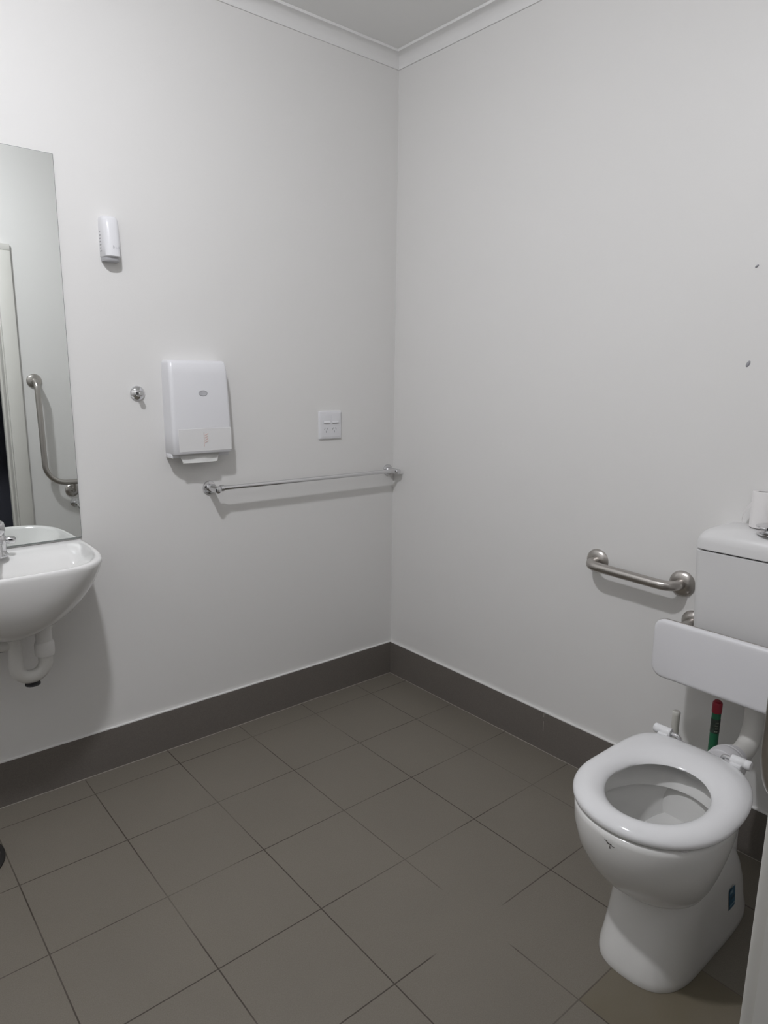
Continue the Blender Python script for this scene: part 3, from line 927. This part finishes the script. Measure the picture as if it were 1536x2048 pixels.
# ------------------------------------------------------------------ brush and green stick behind the pan
tb = thing('toilet_brush', 'white toilet brush with round handle standing behind the toilet on the left', 'toilet brush', (-0.10, -1.447, 0))
bm = bmesh.new()
lathe(bm, [(0.0, 0.10), (0.010, 0.10), (0.0112, 0.14), (0.0112, 0.398), (0.0118, 0.400), (0.0118, 0.409), (0.0105, 0.412), (0, 0.4125)], (-0.10, -1.447, 0), (0, 0, 1), 28)
new_obj('handle', bm, M['brush_white'], tb)
bm = bmesh.new()
lathe(bm, [(0.0, 0.0), (0.048, 0.0), (0.050, 0.004), (0.046, 0.06), (0.043, 0.115), (0.040, 0.118), (0.012, 0.120), (0.0, 0.121)], (-0.10, -1.447, 0), (0, 0, 1), 36)
new_obj('holder', bm, M['brush_white'], tb)

GX, GY = -0.082, -1.556
gs = thing('cleaning_stick', 'green stick with red cap and dark label standing against the wall behind the toilet', 'cleaning stick', (GX, GY, 0))
bm = bmesh.new()
lathe(bm, [(0.0, 0.0), (0.0125, 0.0), (0.0125, 0.452), (0.0, 0.453)], (GX, GY, 0), (0, 0, 1), 28)
new_obj('shaft', bm, M['green'], gs)
bm = bmesh.new()
lathe(bm, [(0.0133, 0.447), (0.0138, 0.449), (0.0138, 0.476), (0.0128, 0.480), (0.009, 0.481), (0.009, 0.484), (0.0, 0.4845)], (GX, GY, 0), (0, 0, 1), 12)
new_obj('cap', bm, M['red'], gs)
bm = bmesh.new()
lathe(bm, [(0.01275, 0.385), (0.01295, 0.386), (0.01295, 0.428), (0.01275, 0.429)], (GX, GY, 0), (0, 0, 1), 28, False, False)
lb = new_obj('label', bm, M['label'], gs)
bm = bmesh.new()
for k in range(4):
    for q in range(3):
        a = math.radians(205 + q * 13 + (k % 2) * 5)
        z = 0.390 + k * 0.009
        c = Vector((GX + 0.0131 * math.cos(a), GY + 0.0131 * math.sin(a), z))
        box(bm, c.x - 0.0009, c.x + 0.0009, c.y - 0.0009, c.y + 0.0009, z, z + 0.004)
q = new_obj('label_print', bm, M['labelmark'], lb); q.parent = lb; q.matrix_parent_inverse = Matrix.Identity(4)

# ------------------------------------------------------------------ leftovers in the right wall: two screw plugs
for y, z, tilt, l, rr, lab in ((-1.493, 1.705, 55, 0.0055, 0.0026, 'small grey screw plug in the right wall, the upper one high above the cistern'),
                           (-1.499, 1.446, 25, 0.0060, 0.0042, 'small grey screw plug in the right wall, the lower one above the cistern')):
    bm = bmesh.new()
    lathe(bm, [(0, 0), (rr * 1.2, 0), (rr, 0.0015), (rr * 0.5, 0.003), (0, 0.003)], (0, 0, 0), (-1, 0, 0), 16)
    bmesh.ops.scale(bm, vec=(1, 1, 1.9), verts=bm.verts)
    bmesh.ops.rotate(bm, cent=(0, 0, 0), matrix=Matrix.Rotation(math.radians(tilt), 3, 'X'), verts=bm.verts)
    bmesh.ops.translate(bm, vec=(0, y, z), verts=bm.verts)
    tag(new_obj('screw_plug', bm, M['hole']), lab, 'screw plug')

# ------------------------------------------------------------------ black drain cover at the left edge of the floor
dc = thing('drain_cover', 'round black drain cover on the floor at the left edge below the basin', 'drain cover', (-1.841, -0.240, 0))
bm = bmesh.new()
lathe(bm, [(0, 0), (0.122, 0), (0.122, 0.006), (0.116, 0.010), (0.104, 0.011), (0.0, 0.011)], (-1.841, -0.240, 0.0), (0, 0, 1), 56)
new_obj('rim', bm, M['dark'], dc)
bm = bmesh.new()
for k in range(-4, 5):
    hw = math.sqrt(max(0.0, 0.098 ** 2 - (k * 0.02) ** 2))
    box(bm, -1.841 - hw, -1.841 + hw, -0.240 + k * 0.02 - 0.006, -0.240 + k * 0.02 + 0.006, 0.010, 0.014)
new_obj('grate', bm, M['dark_plastic'], dc)
